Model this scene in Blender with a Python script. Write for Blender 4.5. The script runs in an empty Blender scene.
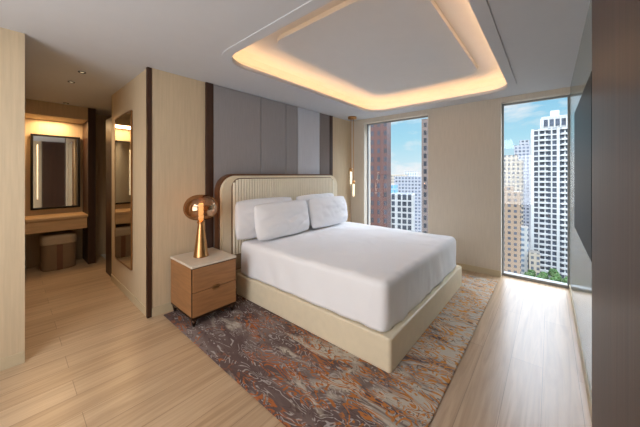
import bpy, bmesh, math, random
from mathutils import Vector, Matrix, noise
random.seed(4)
C = bpy.context.scene.collection
def L(r,g,b):
    f=lambda c:(c/255/12.92) if c/255<=.04045 else ((c/255+.055)/1.055)**2.4
    return (f(r),f(g),f(b),1)
# ---------------------------------------------------------------- materials
def newmat(name):
    m=bpy.data.materials.new(name); m.use_nodes=True
    nt=m.node_tree; return m,nt,nt.nodes['Principled BSDF'],nt.nodes.new,nt.links.new
def mat(name,col,rough=.5,metal=0,var=.06,scale=(8,8,8),bump=.0,bscale=None,emit=None,es=0,coat=0,sheen=0,detail=4,spec=None):
    m,nt,p,N,K=newmat(name)
    tc=N('ShaderNodeTexCoord'); mp=N('ShaderNodeMapping'); mp.inputs['Scale'].default_value=scale
    K(tc.outputs['Object'],mp.inputs['Vector'])
    n=N('ShaderNodeTexNoise'); n.inputs['Scale'].default_value=1; n.inputs['Detail'].default_value=detail
    K(mp.outputs[0],n.inputs['Vector'])
    r=N('ShaderNodeValToRGB'); r.color_ramp.elements[0].position=.3; r.color_ramp.elements[1].position=.7
    r.color_ramp.elements[0].color=(col[0]*(1-var),col[1]*(1-var),col[2]*(1-var),1)
    r.color_ramp.elements[1].color=(min(1,col[0]*(1+var)),min(1,col[1]*(1+var)),min(1,col[2]*(1+var)),1)
    K(n.outputs['Fac'],r.inputs[0]); K(r.outputs[0],p.inputs['Base Color'])
    p.inputs['Roughness'].default_value=rough; p.inputs['Metallic'].default_value=metal
    if spec is not None: p.inputs['Specular IOR Level'].default_value=spec
    if coat: p.inputs['Coat Weight'].default_value=coat; p.inputs['Coat Roughness'].default_value=.08
    if sheen: p.inputs['Sheen Weight'].default_value=sheen
    if bump:
        b=N('ShaderNodeBump'); b.inputs['Strength'].default_value=bump; b.inputs['Distance'].default_value=.01
        if bscale:
            mp2=N('ShaderNodeMapping'); mp2.inputs['Scale'].default_value=bscale
            K(tc.outputs['Object'],mp2.inputs['Vector'])
            n2=N('ShaderNodeTexNoise'); n2.inputs['Scale'].default_value=1; n2.inputs['Detail'].default_value=4
            K(mp2.outputs[0],n2.inputs['Vector']); K(n2.outputs['Fac'],b.inputs['Height'])
        else: K(n.outputs['Fac'],b.inputs['Height'])
        K(b.outputs[0],p.inputs['Normal'])
    if emit: p.inputs['Emission Color'].default_value=emit; p.inputs['Emission Strength'].default_value=es
    return m
M={}
M['ceil']=mat('ceiling_paint',L(204,206,211),.85,var=.01)
M['tray']=mat('tray_paint',L(222,222,223),.85,var=.01)
M['linen']=mat('linen_wallcovering',L(200,180,150),.75,var=.06,scale=(60,60,3),bump=.12)
M['column']=mat('column_wallcovering',L(206,196,181),.8,var=.04,scale=(60,60,4),bump=.12)
M['greypanel']=mat('grey_upholstery',L(150,147,149),.8,var=.05,scale=(90,90,5),bump=.15)
M['bluepanel']=mat('pale_upholstery',L(192,195,204),.75,var=.06,scale=(90,90,3),bump=.15)
M['dkpanel']=mat('taupe_upholstery',L(122,112,108),.7,var=.08,scale=(60,60,4))
M['darkwood']=mat('dark_walnut',L(62,37,24),.42,var=.25,scale=(22,22,1.2),bump=.1)
M['oak']=mat('oak_veneer',L(156,110,70),.42,var=.16,scale=(5,5,45),bump=.05)
M['oak2']=mat('light_oak_veneer',L(202,166,122),.45,var=.1,scale=(30,3,30))
M['base']=mat('baseboard_paint',L(196,180,150),.5,var=.03)
M['cream']=mat('cream_leather',L(230,216,188),.45,var=.03,scale=(14,14,14),bump=.08,bscale=(160,160,160))
M['rib']=mat('ribbed_cream_fabric',L(240,231,211),.6,var=.03)
M['groove']=mat('channel_groove_shade',L(176,154,124),.8,var=.05)  # darker than the ribs: shade between channels put into the colour
M['brownleather']=mat('brown_leather',L(108,72,48),.4,var=.1)
M['white']=mat('white_cotton',L(243,243,246),.85,var=.01,scale=(3,3,3),bump=.1,bscale=(5,7,5),sheen=.05)
M['mattress']=mat('mattress_ticking',L(230,230,232),.8,var=.01)
M['brass']=mat('brushed_brass',L(198,150,100),.3,1,var=.08,scale=(3,3,40))
M['bronze']=mat('dark_bronze',L(66,48,36),.35,.8,var=.1)
M['frame']=mat('antique_bronze',L(150,112,72),.35,.8,var=.1)
M['stone']=mat('cream_stone',L(214,202,184),.3,var=.06,scale=(7,7,7),detail=8)
M['black']=mat('black_metal',L(40,38,37),.5,.0,var=.1,spec=.1)
M['screen']=mat('tv_screen',L(38,40,42),.4,var=.02,spec=.06)
M['tvwall']=mat('grey_green_lacquer',L(128,137,130),.18,var=.03,spec=.5)
M['winframe']=mat('window_aluminium',L(140,140,138),.5,.2,var=.03)
M['marble']=mat('bathroom_marble',L(214,218,222),.2,var=.06,scale=(3,3,3),detail=8)
M['warm']=mat('led_strip',(1,.6,.28,1),.5,emit=(1,.57,.26,1),es=13)
M['bulb']=mat('lamp_diffuser',(1,.8,.5,1),.5,emit=(1,.76,.46,1),es=2.6)
M['tubebulb']=mat('pendant_diffuser',(1,.9,.7,1),.5,emit=(1,.88,.68,1),es=1.1)
M['bar']=mat('mirror_light_bar',(1,.9,.7,1),.5,emit=(1,.80,.5,1),es=1.0)
M['dl']=mat('downlight_lens',(1,.9,.7,1),.5,emit=(1,.85,.6,1),es=.6)
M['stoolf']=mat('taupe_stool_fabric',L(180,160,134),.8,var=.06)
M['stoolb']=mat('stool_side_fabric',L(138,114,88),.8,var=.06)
M['leaf']=mat('tree_leaves',L(44,72,30),.9,var=.5,scale=(.7,.7,.7))
M['bark']=mat('tree_bark',L(70,54,40),.9,var=.2)
M['conc']=mat('white_concrete',L(164,165,163),.8,var=.05,scale=(.3,.3,.3))
M['glassdk']=mat('dark_facade_glass',L(52,60,72),.6,var=.6,scale=(.35,.35,.33))
M['roof']=mat('roof_gravel',L(104,100,94),.9,var=.15,scale=(.2,.2,.2))
M['street']=mat('asphalt',L(70,72,74),.9,var=.25,scale=(.08,.08,.08))
M['pave']=mat('pavement',L(122,118,110),.9,var=.1,scale=(.3,.3,.3))
for k,c in (('car_w',(200,200,200)),('car_r',(170,40,30)),('car_y',(205,150,40))):
    M[k]=mat(k,L(*c),.3,var=.01)
m,nt,p,N,K=newmat('mirror_glass'); p.inputs['Metallic'].default_value=1; p.inputs['Roughness'].default_value=.03; p.inputs['Base Color'].default_value=L(225,225,220); M['mirror']=m
def clear(name,tint,gl,glcol=(1,1,1,1),rough=.02):
    m,nt,p,N,K=newmat(name); out=nt.nodes['Material Output']
    t=N('ShaderNodeBsdfTransparent'); t.inputs[0].default_value=tint
    g=N('ShaderNodeBsdfGlossy'); g.inputs['Color'].default_value=glcol; g.inputs['Roughness'].default_value=rough
    x=N('ShaderNodeMixShader'); x.inputs[0].default_value=gl
    K(t.outputs[0],x.inputs[1]); K(g.outputs[0],x.inputs[2]); K(x.outputs[0],out.inputs['Surface']); return m
M['pane']=clear('window_pane',(1,1,1,1),.02)
M['amber']=clear('amber_smoked_glass',(.52,.32,.18,1),.45,(.80,.54,.34,1),.08)
M['tube']=clear('clear_tube_glass',(1,.97,.9,1),.12)
# floor
m,nt,p,N,K=newmat('oak_floorboards')
tc=N('ShaderNodeTexCoord'); mp=N('ShaderNodeMapping'); mp.inputs['Rotation'].default_value=(0,0,math.radians(90)); mp.inputs['Location'].default_value=(.3,.04,0)
K(tc.outputs['Object'],mp.inputs['Vector'])
br=N('ShaderNodeTexBrick'); br.inputs['Scale'].default_value=1; br.inputs['Brick Width'].default_value=2.4; br.inputs['Row Height'].default_value=.20
br.inputs['Mortar Size'].default_value=.0018; br.inputs['Mortar Smooth'].default_value=.3; br.offset=.37
br.inputs['Color1'].default_value=L(198,171,140); br.inputs['Color2'].default_value=L(184,155,123); br.inputs['Mortar'].default_value=L(140,114,88)
K(mp.outputs[0],br.inputs['Vector'])
mp2=N('ShaderNodeMapping'); mp2.inputs['Scale'].default_value=(13,.6,1); K(tc.outputs['Object'],mp2.inputs['Vector'])
n=N('ShaderNodeTexNoise'); n.inputs['Scale'].default_value=1.6; n.inputs['Detail'].default_value=9; n.inputs['Roughness'].default_value=.6; n.inputs['Distortion'].default_value=1.4; K(mp2.outputs[0],n.inputs['Vector'])
r=N('ShaderNodeValToRGB'); r.color_ramp.elements[0].position=.30; r.color_ramp.elements[0].color=(.68,.63,.58,1); r.color_ramp.elements[1].position=.62; r.color_ramp.elements[1].color=(1.03,1.03,1.03,1)
K(n.outputs['Fac'],r.inputs[0])
mx=N('ShaderNodeMix'); mx.data_type='RGBA'; mx.blend_type='MULTIPLY'; mx.inputs['Factor'].default_value=.85
K(br.outputs['Color'],mx.inputs['A']); K(r.outputs[0],mx.inputs['B']); K(mx.outputs['Result'],p.inputs['Base Color'])
p.inputs['Roughness'].default_value=.30; p.inputs['Specular IOR Level'].default_value=.6
b=N('ShaderNodeBump'); b.inputs['Strength'].default_value=.12; b.inputs['Distance'].default_value=.003; b.invert=True; K(br.outputs['Fac'],b.inputs['Height']); K(b.outputs[0],p.inputs['Normal'])
M['floor']=m
# rug
m,nt,p,N,K=newmat('abstract_wool_rug'); p.inputs['Roughness'].default_value=.95
tc=N('ShaderNodeTexCoord'); mp=N('ShaderNodeMapping'); mp.inputs['Rotation'].default_value=(0,0,.7); mp.inputs['Scale'].default_value=(1,2.4,1); K(tc.outputs['Object'],mp.inputs['Vector'])
def noi(sc,det,dis,src=None):
    n=N('ShaderNodeTexNoise'); n.inputs['Scale'].default_value=sc; n.inputs['Detail'].default_value=det; n.inputs['Distortion'].default_value=dis; K((src or mp).outputs[0],n.inputs['Vector']); return n
def ramp(src,els,interp='LINEAR'):
    r=N('ShaderNodeValToRGB'); r.color_ramp.interpolation=interp
    while len(r.color_ramp.elements)<len(els): r.color_ramp.elements.new(.5)
    for e,(pz,c) in zip(r.color_ramp.elements,els): e.position=pz; e.color=c
    K(src,r.inputs[0]); return r
W=(1,1,1,1); B0=(0,0,0,1)
def mixc(f,a,bb):
    x=N('ShaderNodeMix'); x.data_type='RGBA'
    if hasattr(f,'links'): K(f,x.inputs['Factor'])
    else: x.inputs['Factor'].default_value=f
    for s,v in (('A',a),('B',bb)):
        if hasattr(v,'links'): K(v,x.inputs[s])
        else: x.inputs[s].default_value=v
    return x.outputs['Result']
def mm(op,a,b_):
    x=N('ShaderNodeMath'); x.operation=op
    for i,v in enumerate((a,b_)):
        if hasattr(v,'links'): K(v,x.inputs[i])
        else: x.inputs[i].default_value=v
    return x.outputs[0]
base=ramp(noi(1.1,5,1.0).outputs['Fac'],[(.36,L(80,60,57)),(.5,L(103,84,80)),(.64,L(132,117,113))])
def strokes(sc,dis,width,src=mp,mult=9,det=1.2):
    n=noi(sc,det,dis,src)
    f=mm('FRACT',mm('MULTIPLY',n.outputs['Fac'],mult),0)
    a=mm('ABSOLUTE',mm('SUBTRACT',f,.5),0)
    return ramp(a,[(0,W),(width*.75,W),(width,B0)]).outputs[0]
mpb=N('ShaderNodeMapping'); mpb.inputs['Rotation'].default_value=(0,0,-.5); mpb.inputs['Scale'].default_value=(1,2.3,1); mpb.inputs['Location'].default_value=(5,3,0); K(tc.outputs['Object'],mpb.inputs['Vector'])
s1=strokes(3.4,.6,.14,mult=13,det=2.2); s2=strokes(3.2,.7,.22,mpb,13,2.2)
brk=ramp(noi(6,2,.5).outputs['Fac'],[(.46,B0),(.49,W)]).outputs[0]
brk3=ramp(noi(7,2,.5,mpb).outputs['Fac'],[(.41,B0),(.44,W)]).outputs[0]
c1=mixc(mm('MULTIPLY',s1,brk),base.outputs[0],L(168,160,156))
sx=N('ShaderNodeSeparateXYZ'); K(tc.outputs['Object'],sx.inputs[0])
mr=N('ShaderNodeMapRange'); mr.inputs['From Min'].default_value=-1.3; mr.inputs['From Max'].default_value=1.3; mr.inputs['To Min'].default_value=-.11; mr.inputs['To Max'].default_value=.11; K(sx.outputs['X'],mr.inputs['Value'])
mr2=N('ShaderNodeMapRange'); mr2.inputs['From Min'].default_value=-1.7; mr2.inputs['From Max'].default_value=.6; mr2.inputs['To Min'].default_value=-.05; mr2.inputs['To Max'].default_value=.16; K(sx.outputs['Y'],mr2.inputs['Value'])
grad=mm('ADD',mr.outputs[0],mr2.outputs[0])
pale=ramp(mm('ADD',noi(2.2,4,1).outputs['Fac'],grad),[(.56,B0),(.68,W)]).outputs[0]
c1=mixc(mm('MULTIPLY',pale,.85),c1,L(200,190,174))
om=ramp(mm('ADD',noi(1.6,5,1.2).outputs['Fac'],grad),[(.46,B0),(.53,W)]).outputs[0]
oc=mixc(ramp(grad,[(.0,B0),(.2,W)]).outputs[0],L(172,98,50),L(208,142,64))
c2=mixc(mm('MULTIPLY',mm('MULTIPLY',om,s2),brk3),c1,oc)
brk2=ramp(noi(6.0,2,.3,mpb).outputs['Fac'],[(.48,B0),(.51,W)]).outputs[0]
c3=mixc(mm('MULTIPLY',mm('MULTIPLY',strokes(4.0,.6,.11,mp,12,2.5),brk2),.7),c2,L(80,60,56))
K(c3,p.inputs['Base Color'])
nb=noi(160,2,0); b=N('ShaderNodeBump'); b.inputs['Strength'].default_value=.5; b.inputs['Distance'].default_value=.006; K(nb.outputs['Fac'],b.inputs['Height'])
b2=N('ShaderNodeBump'); b2.inputs['Strength'].default_value=.5; b2.inputs['Distance'].default_value=.006; K(s1,b2.inputs['Height']); K(b.outputs[0],b2.inputs['Normal']); K(b2.outputs[0],p.inputs['Normal'])
M['rug']=m
# facades
def facade(name,wall,glass,fh=3.1,bay=2.6,ww=.55,wh=.6):
    m,nt,p,N,K=newmat(name)
    tc=N('ShaderNodeTexCoord'); s=N('ShaderNodeSeparateXYZ'); K(tc.outputs['Object'],s.inputs[0])
    def mth(op,a,b=None,c=None):
        x=N('ShaderNodeMath'); x.operation=op
        for i,v in enumerate((a,b,c)):
            if v is None: continue
            if hasattr(v,'links'): K(v,x.inputs[i])
            else: x.inputs[i].default_value=v
        return x.outputs[0]
    h=mth('ADD',s.outputs['X'],s.outputs['Y'])
    hf=mth('FRACT',mth('DIVIDE',h,bay)); vf=mth('FRACT',mth('DIVIDE',s.outputs['Z'],fh))
    a=mth('LESS_THAN',hf,ww); bz=mth('LESS_THAN',vf,wh); w=mth('MULTIPLY',a,bz)
    wn=N('ShaderNodeTexWhiteNoise'); cb=N('ShaderNodeCombineXYZ')
    K(mth('FLOOR',mth('DIVIDE',h,bay)),cb.inputs[0]); K(mth('FLOOR',mth('DIVIDE',s.outputs['Z'],fh)),cb.inputs[2]); K(cb.outputs[0],wn.inputs['Vector'])
    g=N('ShaderNodeMix'); g.data_type='RGBA'; K(wn.outputs['Value'],g.inputs['Factor'])
    g.inputs['A'].default_value=(glass[0]*.3,glass[1]*.3,glass[2]*.3,1); g.inputs['B'].default_value=(glass[0]*.9,glass[1]*.9,glass[2]*.9,1)
    x=N('ShaderNodeMix'); x.data_type='RGBA'; K(w,x.inputs['Factor']); k=.5; x.inputs['A'].default_value=(wall[0]*k,wall[1]*k,wall[2]*k,1); K(g.outputs['Result'],x.inputs['B'])
    K(x.outputs['Result'],p.inputs['Base Color']); p.inputs['Roughness'].default_value=.7
    return m
# ---------------------------------------------------------------- mesh helpers
def obj_from_bm(name,bm,mats,loc=(0,0,0),smooth=False):
    me=bpy.data.meshes.new(name); bmesh.ops.recalc_face_normals(bm,faces=bm.faces); bm.to_mesh(me); bm.free()
    for mm_ in (mats if isinstance(mats,(list,tuple)) else [mats]): me.materials.append(mm_)
    if smooth:
        for f in me.polygons: f.use_smooth=True
    o=bpy.data.objects.new(name,me); o.location=loc; C.objects.link(o); return o
def par(ch,p):
    ch.parent=p; ch.matrix_parent_inverse=Matrix.Translation(-Vector(p.location)); return ch
def root(name,loc,label,cat,group=None):
    e=bpy.data.objects.new(name,None); e.location=loc; e.empty_display_size=.1; C.objects.link(e)
    e['label']=label; e['category']=cat
    if group: e['group']=group
    return e
def tag(o,label,cat,group=None):
    o['label']=label; o['category']=cat
    if group: o['group']=group
    return o
def struct(o): o['kind']='structure'; return o
def addbox(bm,x0,x1,y0,y1,z0,z1,mi=0):
    vs=[bm.verts.new((x,y,z)) for x in (x0,x1) for y in (y0,y1) for z in (z0,z1)]
    fs=[(0,1,3,2),(4,6,7,5),(0,4,5,1),(2,3,7,6),(0,2,6,4),(1,5,7,3)]
    out=[]
    for f in fs:
        a=bm.faces.new([vs[i] for i in f]); a.material_index=mi; out.append(a)
    return out
def box(name,x0,x1,y0,y1,z0,z1,mt,bev=0,seg=2,parent=None):
    c=((x0+x1)/2,(y0+y1)/2,(z0+z1)/2); bm=bmesh.new()
    addbox(bm,x0-c[0],x1-c[0],y0-c[1],y1-c[1],z0-c[2],z1-c[2])
    if bev: bmesh.ops.bevel(bm,geom=bm.edges[:],offset=bev,segments=seg,affect='EDGES',profile=.5)
    o=obj_from_bm(name,bm,mt,c,smooth=False)
    if parent: par(o,parent)
    return o
def boxes(name,lst,mt,loc=(0,0,0)):
    bm=bmesh.new()
    for b_ in lst:
        mi=b_[6] if len(b_)>6 else 0
        addbox(bm,b_[0]-loc[0],b_[1]-loc[0],b_[2]-loc[1],b_[3]-loc[1],b_[4]-loc[2],b_[5]-loc[2],mi)
    return obj_from_bm(name,bm,mt,loc)
def lathe(name,prof,mt,loc,seg=48,parent=None,smooth=True):
    bm=bmesh.new(); rings=[]
    for r_,z in prof:
        if r_<1e-5: rings.append([bm.verts.new((0,0,z))])
        else: rings.append([bm.verts.new((r_*math.cos(2*math.pi*i/seg),r_*math.sin(2*math.pi*i/seg),z)) for i in range(seg)])
    for a,b_ in zip(rings,rings[1:]):
        for i in range(seg):
            j=(i+1)%seg
            if len(a)==1 and len(b_)==1: continue
            if len(a)==1: bm.faces.new((a[0],b_[i],b_[j]))
            elif len(b_)==1: bm.faces.new((a[i],a[j],b_[0]))
            else: bm.faces.new((a[i],a[j],b_[j],b_[i]))
    o=obj_from_bm(name,bm,mt,loc,smooth)
    if parent: par(o,parent)
    return o
def rrect(x0,x1,y0,y1,r,n=10,side=1):
    pts=[]
    for cx,cy,a0 in ((x1-r,y1-r,0),(x0+r,y1-r,90),(x0+r,y0+r,180),(x1-r,y0+r,270)):
        for i in range(n+1):
            a=math.radians(a0+90*i/n); pts.append((cx+r*math.cos(a),cy+r*math.sin(a)))
    if side>1:
        out=[]
        for i,pz in enumerate(pts):
            q=pts[(i+1)%len(pts)]; out.append(pz)
            if (i+1)%(n+1)==0:
                for k in range(1,side): t=k/side; out.append((pz[0]+(q[0]-pz[0])*t,pz[1]+(q[1]-pz[1])*t))
        pts=out
    return pts
def fill2(name,outer,inner,z,mt):
    bm=bmesh.new(); es=[]
    for lp in (outer,inner):
        if not lp: continue
        vs=[bm.verts.new((x,y,z)) for x,y in lp]
        es+=[bm.edges.new((vs[i],vs[(i+1)%len(vs)])) for i in range(len(vs))]
    bmesh.ops.triangle_fill(bm,edges=es,use_beauty=True,use_dissolve=False)
    return obj_from_bm(name,bm,mt)
def ringsolid(name,o_,i_,z0,z1,mt):
    bm=bmesh.new(); n=len(o_); V=[[bm.verts.new((x,y,z)) for x,y in lp] for lp,z in ((o_,z0),(o_,z1),(i_,z1),(i_,z0))]
    for a in range(4):
        A,B_=V[a],V[(a+1)%4]
        for i in range(n):
            j=(i+1)%n; bm.faces.new((A[i],A[j],B_[j],B_[i]))
    return obj_from_bm(name,bm,mt)
def loftrings(bm,rings):
    R=[[bm.verts.new(v) for v in rg] for rg in rings]
    for a,b_ in zip(R,R[1:]):
        n=len(a)
        for i in range(n): bm.faces.new((a[i],a[(i+1)%n],b_[(i+1)%n],b_[i]))
    bm.faces.new(R[0]); bm.faces.new(R[-1])
# ---------------------------------------------------------------- room shell
XW=-3.19; YN=4.70; XE=.20; ZC=2.6325; YC=.95
fl=boxes('floor',[(-6.7,.4,-1.85,4.95,-.2,0)],M['floor']); struct(fl)
struct(boxes('floor.001',[(-6.38,-4.75,1.11,2.0,.0,.006)],M['marble']))
struct(boxes('wall_west',[(XW-.14,XW,YC,4.95,0,ZC),(XW-.14,XW,-1.85,.08,0,ZC)],M['linen']))
struct(boxes('wall_partition',[(-4.74,XW-.14,YC,YC+.14,0,ZC)],M['linen']))
struct(boxes('wall_corridor',[(-6.7,XW-.14,-.1,.08,0,ZC),(-6.7,XW-.14,2.0,2.15,0,ZC)],M['linen']))
struct(boxes('wall_vanity',[(-6.7,-6.4,.08,2.0,0,ZC),(-6.4,-5.9,.08,.86,2.42,ZC)],M['linen']))
struct(boxes('wall_north',[(XW,-2.86,YN,4.95,0,ZC),(-1.588,-.541,YN,4.95,0,ZC),(-2.86,-1.588,YN,4.95,2.55,ZC),(-.541,XE,YN,4.95,2.56,ZC)],M['column']))
struct(boxes('wall_east',[(XE,XE+.15,.9,4.95,0,ZC)],M['tvwall']))
struct(boxes('wall_entry',[(XE,XE+.15,-1.85,.9,0,ZC)],M['linen']))
struct(boxes('wall_south',[(XW,XE,-1.85,-1.7,0,ZC)],M['linen']))
ox0,ox1,oy0,oy1=-2.46,-.40,1.36,4.34
opening=rrect(ox0,ox1,oy0,oy1,.28,14)
struct(fill2('ceiling',[(-6.7,-1.85),(.35,-1.85),(.35,4.95),(-6.7,4.95)],opening,ZC,M['ceil']))
struct(ringsolid('trim_1',rrect(ox0-.09,ox1+.09,oy0-.09,oy1+.09,.36,14),rrect(ox0-.002,ox1+.002,oy0-.002,oy1+.002,.282,14),ZC-.009,ZC-.001,M['ceil']))
struct(ringsolid('trim_2',rrect(ox0-.010,ox1+.010,oy0-.010,oy1+.010,.290,14),opening,ZC,ZC+.035,M['ceil']))
bm=bmesh.new()
RZ=ZC+.22
def rring(off,z,r): return [bm.verts.new((x,y,z)) for x,y in rrect(ox0-off,ox1+off,oy0-off,oy1+off,r,14)]
LP=[rring(.22,ZC+.001,.50),rring(.22,ZC+.09,.50),rring(.20,ZC+.16,.48),rring(.14,ZC+.205,.43),rring(.06,RZ,.37)]
for P,Q in zip(LP,LP[1:]):
    for i in range(len(P)):
        j=(i+1)%len(P); bm.faces.new((P[i],P[j],Q[j],Q[i]))
bm.faces.new(LP[-1])
struct(obj_from_bm('ceiling.001',bm,M['tray']))
pn=rrect(-2.14,-.68,1.70,3.96,.2,12)
bm=bmesh.new(); P=[bm.verts.new((x,y,RZ-.045)) for x,y in pn]; Q=[bm.verts.new((x,y,RZ-.001)) for x,y in pn]
bm.faces.new(P)
for i in range(len(P)): bm.faces.new((P[i],P[(i+1)%len(P)],Q[(i+1)%len(P)],Q[i]))
struct(obj_from_bm('ceiling.002',bm,M['tray']))
st=ringsolid('led_strip',rrect(ox0-.08,ox1+.08,oy0-.08,oy1+.08,.38,14),rrect(ox0-.05,ox1+.05,oy0-.05,oy1+.05,.35,14),ZC+.004,ZC+.012,M['warm'])
tag(st,'warm glowing light strip hidden in the ceiling tray','light strip')
# trims
struct(box('trim_3',XW,XW+.03,1.556,1.65,0,ZC-.002,M['darkwood'],.004))
struct(boxes('trim_4',[(XW-.035,XW+.006,YC-.012,YC+.03,0,ZC-.002)],M['darkwood']))
struct(boxes('trim_5',[(-6.4,-5.88,.86,.96,0,ZC-.002)],M['darkwood']))
struct(boxes('door_1',[(-5.2,-4.74,.97,1.08,0,2.35)],M['darkwood']))
struct(boxes('trim_6',[(XE-.04,XE,.7,1.9,0,ZC-.002)],M['darkwood']))
struct(boxes('baseboard_west',[(XW,XW+.008,YC+.03,1.556,0,.09),(XW,XW+.008,-1.7,.08,0,.09),(XW,XW+.008,4.07,YN,0,.09)],M['base']))
struct(boxes('baseboard_partition',[(-4.74,XW-.04,YC-.008,YC,0,.09)],M['base']))
struct(boxes('baseboard_north',[(-1.588,-.541,YN-.008,YN,0,.09)],M['base']))
struct(boxes('baseboard_east',[(XE-.008,XE,1.9,YN,0,.09)],M['base']))
for i,(a,b_,t) in enumerate(((-2.86,-1.588,2.55),(-.541,XE,2.56))):
    w=boxes('window_%d'%(i+1),[(a,a+.02,4.82,4.87,0,t),(b_-.02,b_,4.82,4.87,0,t),(a+.02,b_-.02,4.82,4.87,t-.02,t),(a+.02,b_-.02,4.80,4.9,0,.04)],M['winframe'],(a,4.85,0)); struct(w)
    pz=box('pane',a+.021,b_-.021,4.848,4.852,.041,t-.021,M['pane'],parent=w)
for a,b_,mt,lb in ((1.652,2.373,'greypanel','wide grey upholstered wall panel behind the headboard'),(2.375,2.857,'greypanel','grey upholstered wall panel beside a thin seam'),(2.859,3.123,'greypanel','narrow grey upholstered wall panel with dark seams'),(3.125,3.68,'bluepanel','pale silver-grey upholstered wall panel'),(3.682,3.97,'dkpanel','narrow taupe-brown upholstered wall panel')):
    o=box('wall_panel',XW,XW+.025,a,b_-.006,.0,ZC-.004,M[mt],.007,2); tag(o,lb,'wall panel','upholstered panels on the bed wall')
struct(boxes('trim_7',[(XW,XW+.03,3.972,4.05,0,ZC-.002)],M['darkwood']))
for x,y in ((-5.77,.58),(-4.41,.49),(-3.9,.52)):
    r_=root('downlight',(x,y,ZC),'small round recessed ceiling downlight in the corridor','downlight','corridor downlights')
    lathe('rim',[(.022,-.0005),(.034,-.0005),(.034,-.006),(.022,-.006),(.022,-.0005)],M['black'],(x,y,ZC),24,r_)
    lathe('lens',[(0,-.002),(.021,-.002)],M['dl'],(x,y,ZC),24,r_)
# ---------------------------------------------------------------- partition mirror
r_=root('wall_mirror',(-4.09,YC-.01,.37),'tall narrow bronze-framed mirror on the corridor wall','mirror')
x0,x1,z0,z1=-4.49,-3.74,.37,2.27
def rpanelY(name,x0,x1,z0,z1,y0,y1,r,mt,parent,inner=None):
    o=rrect(x0,x1,z0,z1,r,8); bm=bmesh.new()
    A=[bm.verts.new((x,y0,z)) for x,z in o]; B_=[bm.verts.new((x,y1,z)) for x,z in o]
    n=len(o)
    for i in range(n): bm.faces.new((A[i],A[(i+1)%n],B_[(i+1)%n],B_[i]))
    if inner:
        ii=rrect(x0+inner,x1-inner,z0+inner,z1-inner,max(r-inner,.002),8)
        E=[bm.verts.new((x,y0,z)) for x,z in ii]; F=[bm.verts.new((x,y1,z)) for x,z in ii]
        for i in range(n):
            j=(i+1)%n
            bm.faces.new((A[i],A[j],E[j],E[i])); bm.faces.new((B_[i],B_[j],F[j],F[i])); bm.faces.new((E[i],E[j],F[j],F[i]))
    else: bm.faces.new(A); bm.faces.new(B_)
    ob=obj_from_bm(name,bm,mt); par(ob,parent); return ob
rpanelY('frame',x0,x1,z0,z1,YC-.018,YC-.001,.02,M['frame'],r_,.016)
rpanelY('glass',x0+.017,x1-.017,z0+.017,z1-.017,YC-.015,YC-.002,.01,M['mirror'],r_)
# ---------------------------------------------------------------- vanity
r_=root('vanity_mirror',(-6.39,.52,.94),'dark-framed rectangular mirror above the vanity counter','mirror')
boxf=boxes('frame',[(-6.39,-6.34,.22,.25,.93,2.17),(-6.39,-6.34,.79,.82,.93,2.17),(-6.39,-6.34,.25,.79,2.14,2.17),(-6.39,-6.34,.25,.79,.93,.96)],M['black']); par(boxf,r_)
box('glass',-6.39,-6.36,.25,.79,.96,2.14,M['mirror'],parent=r_)
box('light_bar',-6.36,-6.352,.29,.305,1.1,2.0,M['bar'],parent=r_)
r_=root('vanity_counter',(-6.12,.47,.6),'light oak wall-mounted vanity counter with a drawer','vanity')
box('worktop',-6.395,-5.83,.085,.855,.80,.84,M['oak2'],.004,parent=r_)
box('drawer',-6.38,-5.85,.095,.845,.62,.798,M['oak2'],.004,parent=r_)
sc=(-6.10,.52)
r_=root('vanity_stool',(sc[0],sc[1],0),'rounded upholstered stool with a padded taupe seat','stool')
def sq(h,z,r=.11): return [(x-0,y-0,z) for x,y in rrect(sc[0]-h,sc[0]+h,sc[1]-h,sc[1]+h,r,10)]
bm=bmesh.new(); loftrings(bm,[sq(.195,.0),sq(.205,.015),sq(.205,.395)]); par(obj_from_bm('base',bm,M['stoolb']),r_)
bm=bmesh.new(); loftrings(bm,[sq(.205,.396),sq(.215,.41),sq(.215,.50),sq(.205,.53),sq(.18,.55)]); par(obj_from_bm('seat',bm,M['stoolf'],smooth=False),r_)
bm=bmesh.new(); addbox(bm,sc[0]+.2055,sc[0]+.213,sc[1]-.035,sc[1]+.035,.0,.394); par(obj_from_bm('strap',bm,M['brownleather']),r_)
# ---------------------------------------------------------------- rug
bm=bmesh.new(); rc=(-1.83,2.76,0)
addbox(bm,-3.12-rc[0],-.545-rc[0],1.07-rc[1],4.46-rc[1],.001,.013); bmesh.ops.bevel(bm,geom=bm.edges[:],offset=.004,segments=2,affect='EDGES')
tag(obj_from_bm('rug',bm,M['rug'],rc),'abstract wool rug in plum grey, silver and orange under the bed','rug')
# ---------------------------------------------------------------- bed
ZR=.0135
PX0,PX1,PY0,PY1=-2.98,-.895,1.845,3.98
bed=root('bed',(-2,2.84,0.014),'king bed with cream leather platform and ribbed cream headboard','bed')
def rr(ins,z,x0=PX0,x1=PX1,y0=PY0,y1=PY1,r=.03,n=8,side=1): return [(x,y,z) for x,y in rrect(x0+ins,x1-ins,y0+ins,y1-ins,max(r-ins,.004),n,side)]
bm=bmesh.new(); loftrings(bm,[rr(.008,ZR),rr(0,ZR+.01),rr(0,.262),rr(.003,.270),rr(.012,.275)])
o=obj_from_bm('platform',bm,M['cream']); par(o,bed)
bm=bmesh.new(); loftrings(bm,[rr(0,.276,-2.955,-1.04,1.94,3.88,.08),rr(0,.60,-2.955,-1.04,1.94,3.88,.08),rr(.03,.63,-2.955,-1.04,1.94,3.88,.08)])
par(obj_from_bm('mattress',bm,M['mattress']),bed)
HC=(-3.1,2.84,.02)
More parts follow.
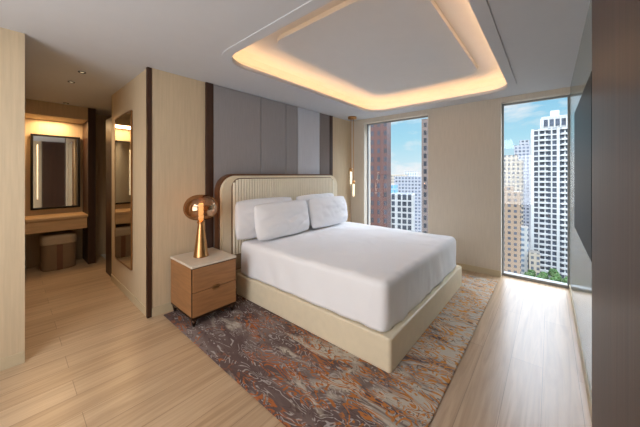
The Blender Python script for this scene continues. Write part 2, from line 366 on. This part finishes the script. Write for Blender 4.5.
head=bpy.data.objects.new('headboard',None); head.location=HC; C.objects.link(head); par(head,bed)
def hp(o):
    o.parent=head; o.matrix_parent_inverse=Matrix.Translation(-Vector(HC)); return o
def hb(name,x0,x1,sy,sz,zb,mt,r=.2,bev=.0,ztop=1.515):
    ya,yb,za,zb2=1.66+sy,4.03-sy,zb,ztop-sz; pts=[(ya,za),(yb,za)]
    for i in range(13):
        a=math.radians(90*i/12); pts.append((yb-r+r*math.cos(a),zb2-r+r*math.sin(a)))
    for i in range(13):
        a=math.radians(90+90*i/12); pts.append((ya+r+r*math.cos(a),zb2-r+r*math.sin(a)))
    bm=bmesh.new(); A=[bm.verts.new((x0,y,z)) for y,z in pts]; B_=[bm.verts.new((x1,y,z)) for y,z in pts]
    n=len(pts)
    for i in range(n): bm.faces.new((A[i],A[(i+1)%n],B_[(i+1)%n],B_[i]))
    bm.faces.new(A); f=bm.faces.new(B_)
    if bev: bmesh.ops.bevel(bm,geom=[e for e in f.edges],offset=bev,segments=4,affect='EDGES')
    return obj_from_bm(name,bm,mt)
hp(hb('frame',-3.16,-3.07,0,0,.02,M['brownleather'],.22,.008))
hp(hb('padded_border',-3.069,-3.02,.024,.024,.05,M['cream'],.20,.022))
hp(hb('piping',-3.019,-3.010,.150,.055,.3,M['brownleather'],.12))
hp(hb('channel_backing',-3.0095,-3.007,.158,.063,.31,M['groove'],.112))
bm=bmesh.new(); ya,yb,zt=1.66+.160,4.03-.160,1.515-.066; n=50; w=(yb-ya)/n; rad=.108
for k in range(n):
    yc=ya+w*(k+.5); dd=min(yc-ya,yb-yc); top=zt-(rad-math.sqrt(max(0,rad*rad-(rad-dd)**2)) if dd<rad else 0)
    cs=[(-3.0065+.017*math.sin(math.pi*i/8),yc-w/2*math.cos(math.pi*i/8)*.84) for i in range(9)]
    A=[bm.verts.new((x,y,.5)) for x,y in cs]; B_=[bm.verts.new((x,y,top)) for x,y in cs]
    for i in range(8): bm.faces.new((A[i],A[i+1],B_[i+1],B_[i]))
    bm.faces.new(A); bm.faces.new(B_)
hp(obj_from_bm('channel_tufting',bm,M['rib'],smooth=False))
# duvet
bm=bmesh.new(); dx0,dx1,dy0,dy1=-2.965,-.945,1.880,3.945; zt=.668
def drect(ins,z,flare=0):
    pts=rrect(dx0+ins,dx1-ins,dy0+ins,dy1-ins,max(.08-ins,.01),8,110); out=[]
    for (x,y) in pts:
        depth=zt-z
        k1=min(1,depth/.3)
        wr=noise.noise(Vector((x*2.7,y*2.7,z*.8)))*.012*k1
        wr+=noise.noise(Vector((x*6+z*2.5,y*6+z*2.5,z*1.0)))*.018*k1
        f2=noise.noise(Vector((x*11-z*3,y*11-z*3,5)))
        wr+=max(0,f2)*.018*k1
        nx=1 if x>dx1-.1 else (-1 if x<dx0+.1 else 0); ny=1 if y>dy1-.1 else (-1 if y<dy0+.1 else 0)
        v=Vector((nx,ny,0)); v=v.normalized() if v.length else v
        if nx<0: v.x=0
        k=min(wr,.024)+flare; zz=z
        if depth<.09:
            fd=1-min(1,depth/.09)
            zz+=fd*(noise.noise(Vector((x*1.7,y*1.7,3)))*.008+noise.noise(Vector((x*3.5+y*2,y*5-x*2,9)))*.005)
            a=abs(noise.noise(Vector((x*1.2+y*.7,y*1.7-x*.5,21)))); zz+=fd*.008*max(0,1-a*9)
            a=abs(noise.noise(Vector((x*1.0-y*.9,y*1.2+x*.8,41)))); zz+=fd*.006*max(0,1-a*9)
        out.append((x+v.x*k,y+v.y*k,zz))
    return out
rings=[drect(i_,zt) for i_ in [1.0-.02*q for q in range(46)]]
for a in (0,15,30,45,60,75,90):
    a_=math.radians(a); rings.append(drect(.06*(1-math.sin(a_)),zt-.06*(1-math.cos(a_))))
for z in (.58,.55,.52,.49,.46,.43,.40,.37,.34,.31,.285): rings.append(drect(0,z,(.6-z)*.03))
R=[[bm.verts.new(v) for v in rg] for rg in rings]
for a,b_ in zip(R,R[1:]):
    n=len(a)
    for i in range(n): bm.faces.new((a[i],a[(i+1)%n],b_[(i+1)%n],b_[i]))
bm.faces.new(R[0])
o=obj_from_bm('duvet',bm,M['white'],smooth=True); tag(o,'smooth white cotton duvet draped over the mattress','duvet')
sm=o.modifiers.new('Solid','SOLIDIFY'); sm.thickness=.02; sm.offset=-1
# pillows
def pillow(cy,cx,tilt,w,h,t,seed,label,dz=0,yaw=0):
    bm=bmesh.new(); n=36; T={}
    for s in (1,-1):
        for i in range(n+1):
            for j in range(n+1):
                u=-1+2*i/n; v=-1+2*j/n
                if s==-1 and (i in(0,n) or j in (0,n)): T[(s,i,j)]=T[(1,i,j)]; continue
                hgt=t/2*((1-abs(u)**3)*(1-abs(v)**2.5))**.55 if abs(u)<1 and abs(v)<1 else 0
                hgt*=1+.2*noise.noise(Vector((u*1.4+seed,v*1.4,s)))
                hgt+=(.016*noise.noise(Vector((u*3.4+seed,v*3.4,s*2))))*(1-u**8)*(1-v**8)
                a=abs(noise.noise(Vector((u*1.8+seed*2,v*1.3+u,8)))); hgt-=.010*max(0,1-a*8)*(1-u**6)*(1-v**6)
                yy=w/2*u*math.sqrt(1-.10*v**4); zz=h/2*v*math.sqrt(1-.16*u**4)+.006*noise.noise(Vector((u*2+seed,7,0)))
                T[(s,i,j)]=bm.verts.new((s*hgt,yy,zz))
        for i in range(n):
            for j in range(n):
                bm.faces.new((T[(s,i,j)],T[(s,i+1,j)],T[(s,i+1,j+1)],T[(s,i,j+1)]))
    o=obj_from_bm('pillow',bm,M['white'],(cx,cy,.690+h/2*math.cos(tilt)+dz),True)
    o.rotation_euler=(0,-tilt,yaw)
    tag(o,label,'pillow','white pillows on the bed'); return o
pillow(2.26,-2.890,.04,.96,.50,.145,1,'white cotton pillow leaning against the headboard')
pillow(3.28,-2.890,.04,.96,.50,.145,5,'white cotton pillow against the headboard near the windows')
pillow(2.40,-2.70,.18,.94,.46,.21,9,'plump white pillow leaning on another pillow',0,.0)
pillow(3.37,-2.70,.18,.94,.46,.21,13,'plump white pillow propped near the bed centre',0,.0)
# ---------------------------------------------------------------- nightstand
def nightstand(x0,x1,y0,y1,label):
    r_=root('nightstand',((x0+x1)/2,(y0+y1)/2,.0),label,'nightstand','bedside tables')
    box('body',x0,x1-.02,y0,y1,.105,.585,M['oak'],.008,3,r_)
    box('tabletop',x0-.003,x1,y0-.005,y1+.005,.586,.61,M['stone'],.006,3,r_)
    boxf=boxes('drawer_surround',[(x1-.019,x1-.008,y0,y1,.105,.585)],M['bronze'],((x0+x1)/2,(y0+y1)/2,0)); par(boxf,r_)
    for z0,z1,hz in ((.11,.346,.326),(.351,.58,.353)):
        d=box('drawer',x1-.0075,x1+.004,y0+.006,y1-.006,z0,z1,M['oak'],.003,2,r_)
        k=box('handle',x1+.0045,x1+.014,(y0+y1)/2-.035,(y0+y1)/2+.035,hz,hz+.018,M['frame'],.003)
        k.parent=d; k.matrix_parent_inverse=Matrix.Translation(-Vector(d.location))
    box('base_frame',x0+.005,x1-.002,y0+.003,y1-.003,.085,.104,M['bronze'],.003,2,r_)
    for x in (x0+.04,x1-.030):
        for y in (y0+.032,y1-.032):
            lathe('leg',[(0,0),(.013,0),(.028,.071),(0,.071)],M['bronze'],(x,y,.0135),16,r_)
    return r_
ns=nightstand(-3.15,-2.62,1.15,1.63,'oak bedside table with two drawers and a cream stone top')
kids=[c for c in bpy.data.objects if c.parent==ns]
n2=ns.copy(); C.objects.link(n2); n2.location=ns.location+Vector((0,2.93,0)); n2['label']='oak bedside table on the window side of the bed'
for k in kids:
    kc=k.copy(); C.objects.link(kc); kc.parent=n2
    for g in [c for c in bpy.data.objects if c.parent==k]:
        gc=g.copy(); C.objects.link(gc); gc.parent=kc
# ---------------------------------------------------------------- table lamp
lx,ly,lz=-2.9,1.37,.611
r_=root('table_lamp',(lx,ly,lz),'glowing table lamp with brass cone base and smoked amber glass globe','lamp')
lathe('base',[(0,0),(.078,0),(.078,.008),(.074,.014),(.030,.375),(.030,.395),(0,.395)],M['brass'],(lx,ly,lz),48,r_)
pr=[]
for i in range(33):
    a=math.pi*i/32; rz=math.cos(a); z=.525-.14*rz*(.93 if rz>0 else 1.05); pr.append((.175*math.sin(a)**.78 if 0<i<32 else 0.0001,z))
pr=[(max(.033,a) if b_<.4 else a,b_) for a,b_ in pr]
lathe('glass_globe',pr,M['amber'],(lx,ly,lz),56,r_)
lathe('collar',[(.033,.365),(.042,.365),(.042,.381),(.033,.381)],M['brass'],(lx,ly,lz),32,r_)
lathe('diffuser',[(0,.397),(.026,.397),(.026,.56),(.020,.575),(0,.58)],M['bulb'],(lx,ly,lz),32,r_)
# ---------------------------------------------------------------- pendant
px,py=-2.92,4.36
r_=root('pendant_light',(px,py,ZC),'slim brass pendant with two hanging glowing glass tubes','pendant light')
lathe('canopy',[(0,0),(.085,0),(.085,-.04),(0,-.04)],M['brass'],(px,py,ZC-.001),32,r_)
for dy,zb_,zt_ in ((-.045,1.30,2.59),(.045,1.06,2.59)):
    lathe('rod',[(0,zb_+.33),(.006,zb_+.33),(.006,zt_),(0,zt_)],M['brass'],(px,py+dy,0),12,r_)
    lathe('cap',[(0,zb_+.27),(.028,zb_+.27),(.028,zb_+.33),(0,zb_+.33)],M['brass'],(px,py+dy,0),24,r_)
    lathe('glass_tube',[(.030,zb_),(.030,zb_+.27)],M['tube'],(px,py+dy,0),24,r_)
    lathe('bulb',[(0,zb_+.02),(.019,zb_+.03),(.019,zb_+.262),(0,zb_+.268)],M['tubebulb'],(px,py+dy,0),20,r_)
# ---------------------------------------------------------------- television
r_=root('television',(.18,2.6,1.54),'large flat wall-mounted television with a black screen','television')
box('casing',.171,.192,2.0,3.30,1.03,2.06,M['black'],.003,parent=r_)
box('screen',.167,.1705,2.01,3.29,1.04,2.05,M['screen'],parent=r_)
box('mount',.1925,XE,2.4,2.8,1.3,1.7,M['black'],parent=r_)
# ---------------------------------------------------------------- city
ZG=-60
def bldg(cx,cy,w,d,zt,rot,mt,label,crown=None):
    bm=bmesh.new(); addbox(bm,-w/2,w/2,-d/2,d/2,0,zt-ZG,0)
    if crown: 
        for cw,cd,h in crown: addbox(bm,-w/2*cw,w/2*cw,-d/2*cd,d/2*cd,zt-ZG+.01,zt-ZG+h,0)
    bm.faces.ensure_lookup_table()
    bmesh.ops.recalc_face_normals(bm,faces=bm.faces)
    for f in bm.faces:
        if f.normal.z>.5: f.material_index=1
    o=obj_from_bm('building',bm,[mt,M['roof']],(cx,cy,ZG)); o.rotation_euler=(0,0,rot); tag(o,label,'building','city buildings'); return o
def slabtower(cx,cy,w,d,zt,rot,label,fh=3.2,bays=7,crown=True,pier=.9,slab=.8):
    H=zt-ZG; bm=bmesh.new(); addbox(bm,-w/2,w/2,-d/2,d/2,0,H,0)
    z=fh
    while z<H+.1:
        addbox(bm,-w/2-.5,w/2+.5,-d/2-.5,d/2+.5,z-slab,z,1)
        if crown:   # projecting balconies
            for bx in (-w*.36,w*.06): addbox(bm,bx,bx+w*.16,-d/2-1.6,-d/2-.4,z-slab-.1,z+.25,1)
        z+=fh
    for i in range(bays+1):
        x=-w/2+w*i/bays; pw=pier*(2 if i in (0,bays,bays//2) else 1)
        for s in (-1,1): addbox(bm,x-pw/2,x+pw/2,s*(d/2+.3)-.4,s*(d/2+.3)+.4,0,H,1)
    for i in range(6):
        y=-d/2+d*i/5
        for s in (-1,1): addbox(bm,s*(w/2+.3)-.4,s*(w/2+.3)+.4,y-pier/2,y+pier/2,0,H,1)
    if crown:
        addbox(bm,-w*.32,w*.32,-d*.3,d*.3,H,H+8,1); addbox(bm,-w*.3,w*.3,-d*.32,d*.32,H+2,H+6,0)
        for i in range(6): addbox(bm,-w*.3+i*w*.115,-w*.3+i*w*.115+.7,-d*.34,d*.34,H,H+8,1)
        addbox(bm,-w*.12,w*.05,-d*.15,d*.15,H+8,H+12,1)
    o=obj_from_bm('building',bm,[M['glassdk'],M['conc']],(cx,cy,ZG)); o.rotation_euler=(0,0,rot); tag(o,label,'building','city buildings'); return o
F_brick=facade('red_brick_facade',L(108,68,58),L(56,58,68),3.0,2.2,.45,.55)
F_taupe=facade('taupe_facade',L(156,138,128),L(52,56,66),3.1,2.0,.55,.6)
F_beige=facade('beige_facade',L(216,202,180),L(88,96,108),3.1,2.6,.5,.55)
F_brown=facade('brown_facade',L(176,150,124),L(70,76,86),3.1,2.8,.5,.5)
F_blue=facade('blue_glass_facade',L(170,200,212),L(96,160,190),3.3,2.0,.75,.7)
F_white=facade('white_facade',L(226,226,220),L(110,130,150),3.1,3,.55,.5)
F_grey=facade('grey_facade',L(190,192,198),L(90,100,118),3.2,3,.6,.55)
bldg(-52,87.6,16,14,85,.35,F_brick,'tall red-brick apartment tower seen through the window')
bldg(-35.6,115,9.6,12,24,.2,F_taupe,'slender taupe apartment tower beside the window edge',[(.5,.5,3)])
slabtower(-65.4,143,17,12,-9,.35,'white mid-rise building with blue-grey windows',3.2,6,False,.7)
bldg(-84,166,14,12,-5,.3,F_blue,'blue glass office block of middle height')
bldg(-50,158,9,9,-12,.3,F_brown,'brown low-rise building standing between towers')
bldg(-105,260,30,20,0,.4,F_grey,'distant grey office block on the skyline')
bldg(-135,290,26,20,2,.3,F_beige,'distant beige apartment building on the skyline')
bldg(-140,350,16,16,6,.3,F_white,'distant slender white tower on the skyline')
slabtower(3.2,226,24,22,30,.06,'tall white concrete high-rise with dark gridded windows',3.2,8,True,.7,.8)
bldg(-22.0,243,15,13,12,.05,F_beige,'beige apartment high-rise beside the white tower',[(.6,.6,4)])
bldg(-18,190,11,10,-8,.1,F_brown,'brown brick mid-rise apartment building above the trees',[(.4,.4,3)])
bldg(-18.5,326,15,16,30,.0,F_grey,'slender grey tower behind the other buildings',[(.5,.5,5)])
bldg(-38,276,16,14,22,.1,F_white,'white apartment tower behind the beige high-rise')
bldg(-14,205,8,7,-30,.1,F_white,'small white low-rise building beside the street')
bldg(-7,203,5,7,-44,.1,F_beige,'low beige building with a flat roof among trees')
bldg(32,300,22,18,5,.1,F_brown,'distant brown high-rise beyond the white tower')
gr=boxes('street_ground',[(-500,300,60,900,ZG-1,ZG)],M['street']); tag(gr,'grey city street level far below','ground')
o=boxes('sidewalk',[(-40,20,172.6,174.8,ZG,ZG+.3)],M['pave']); tag(o,'pale paved sidewalk beside the street','sidewalk')
def treemesh(seed):
    bm=bmesh.new(); bmesh.ops.create_icosphere(bm,subdivisions=4,radius=1)
    for v in bm.verts:
        k=1+.4*noise.noise(v.co*1.8+Vector((seed,0,0)))+.25*noise.noise(v.co*5+Vector((seed,3,0))); v.co=v.co*k*.9
        v.co.z*=.9
    me=bpy.data.meshes.new('crown'); bm.to_mesh(me); bm.free(); me.materials.append(M['leaf']); return me
cr=[treemesh(s) for s in (1,7,13)]
bm=bmesh.new(); bmesh.ops.create_cone(bm,cap_ends=True,segments=10,radius1=.35,radius2=.2,depth=5); tm=bpy.data.meshes.new('trunk'); bm.to_mesh(tm); bm.free(); tm.materials.append(M['bark'])
k=0
for ix in range(7):
    for iy in range(3):
        x=-8.8+ix*5.2+(iy%2)*1.2; y=(184,190.5,198.5)[iy]
        if ix<2 and iy>1: continue
        if iy==2 and ix%2: continue
        s=2.0+.35*random.random(); k+=1
        e=root('tree',(x,y,ZG),'leafy green street tree below the towers','tree','street trees')
        t=bpy.data.objects.new('trunk',tm); C.objects.link(t); t.parent=e; t.location=(0,0,2.5)
        c=bpy.data.objects.new('crown',cr[k%3]); C.objects.link(c); c.parent=e; c.location=(0,0,5+s*.7); c.scale=(s,s,s*1.2); c.rotation_euler=(0,0,k)
for i,(x,y,kk) in enumerate(((-10,177,'car_w'),(-6,179,'car_r'),(-2,177,'car_w'),(3,179,'car_y'),(-15,179,'car_w'),(-8,170,'car_w'),(0,169,'car_y'))):
    bm=bmesh.new(); addbox(bm,-2.2,2.2,-.9,.9,.3,1.0); addbox(bm,-1.2,1.3,-.8,.8,1.0,1.55)
    for a in (-1.4,1.4):
        for b_ in (-.85,.85): bmesh.ops.create_cone(bm,cap_ends=True,segments=16,radius1=.34,radius2=.34,depth=.2,matrix=Matrix.Translation((a,b_,.34))@Matrix.Rotation(math.pi/2,4,'X'))
    tag(obj_from_bm('car',bm,M[kk],(x,y,ZG)),'small %s car on the street'%{'car_w':'white','car_r':'red','car_y':'yellow'}[kk],'car','cars on the street')
# ---------------------------------------------------------------- light
w=bpy.data.worlds.new('World'); bpy.context.scene.world=w; w.use_nodes=True; nt=w.node_tree; N=nt.nodes.new; K=nt.links.new
bg=nt.nodes['Background']; tc=N('ShaderNodeTexCoord'); s=N('ShaderNodeSeparateXYZ'); K(tc.outputs['Generated'],s.inputs[0])
sky=ramp(s.outputs['Z'],[(0,(.72,.89,.96,1)),(.12,(.42,.76,.92,1)),(.25,(.26,.60,.86,1)),(.40,(7.2,8.1,9.3,1)),(1,(7.2,8.1,9.3,1))])
mp=N('ShaderNodeMapping'); mp.inputs['Scale'].default_value=(1,1,3.0); mp.inputs['Location'].default_value=(.35,.2,.1); K(tc.outputs['Generated'],mp.inputs['Vector'])
n=N('ShaderNodeTexNoise'); n.inputs['Scale'].default_value=4.5; n.inputs['Detail'].default_value=6; n.inputs['Roughness'].default_value=.55; n.inputs['Distortion'].default_value=.3; K(mp.outputs[0],n.inputs['Vector'])
cl=ramp(n.outputs['Fac'],[(.48,B0),(.62,(.9,.9,.9,1))])
lowmask=ramp(s.outputs['Z'],[(.28,W),(.34,B0)])
x=N('ShaderNodeMix'); x.data_type='RGBA'; K(mm('MULTIPLY',cl.outputs[0],lowmask.outputs[0]),x.inputs['Factor']); K(sky.outputs[0],x.inputs['A']); x.inputs['B'].default_value=(.92,.95,.98,1)
K(x.outputs['Result'],bg.inputs['Color']); bg.inputs['Strength'].default_value=1.0
def lamp(kind,name,loc,power,col,dirv=None,**kw):
    l=bpy.data.lights.new(name,kind); l.energy=power; l.color=col
    for k,v in kw.items(): setattr(l,k,v)
    o=bpy.data.objects.new(name,l); o.location=loc; C.objects.link(o)
    if dirv: o.rotation_euler=Vector(dirv).to_track_quat('-Z','Y').to_euler()
    return o
lamp('SUN','sun_light',(0,0,50),1.2,(1,.94,.85),(.5,.7,-.6),angle=.01)
lamp('AREA','overhead_fill_light',(-1.6,-.8,2.6),38,(.96,.97,1),(0,.3,-1),size=1.4)  # added fill from above, behind the camera; no fixture here
lamp('AREA','rear_fill_light',(-1.4,-1.6,1.5),68,(.92,.96,1),(0,1,.15),size=2.0)  # unseen soft fill behind the camera, added to brighten the room
lamp('AREA','vanity_light',(-6.15,.47,2.41),11,(1,.66,.34),(0,0,-1),size=.35)
lamp('SPOT','corridor_light',(-4.4,.5,2.6),48,(1,.82,.62),(0,0,-1),spot_size=2.2,spot_blend=.8,shadow_soft_size=.1)
lamp('POINT','lamp_bulb',(lx,ly,lz+.61),1.4,(1,.65,.35),shadow_soft_size=.02)
# ---------------------------------------------------------------- camera
cd=bpy.data.cameras.new('Camera'); cam=bpy.data.objects.new('Camera',cd); C.objects.link(cam)
cam.location=(0,0,1.5); cam.rotation_euler=(math.radians(90),0,math.radians(40.7)); cd.lens=15.02; cd.sensor_width=36; cd.shift_y=-.0602; cd.clip_start=.02; cd.clip_end=2000
bpy.context.scene.camera=cam
bpy.context.scene.view_settings.view_transform='Standard'
bpy.context.view_layer.update()
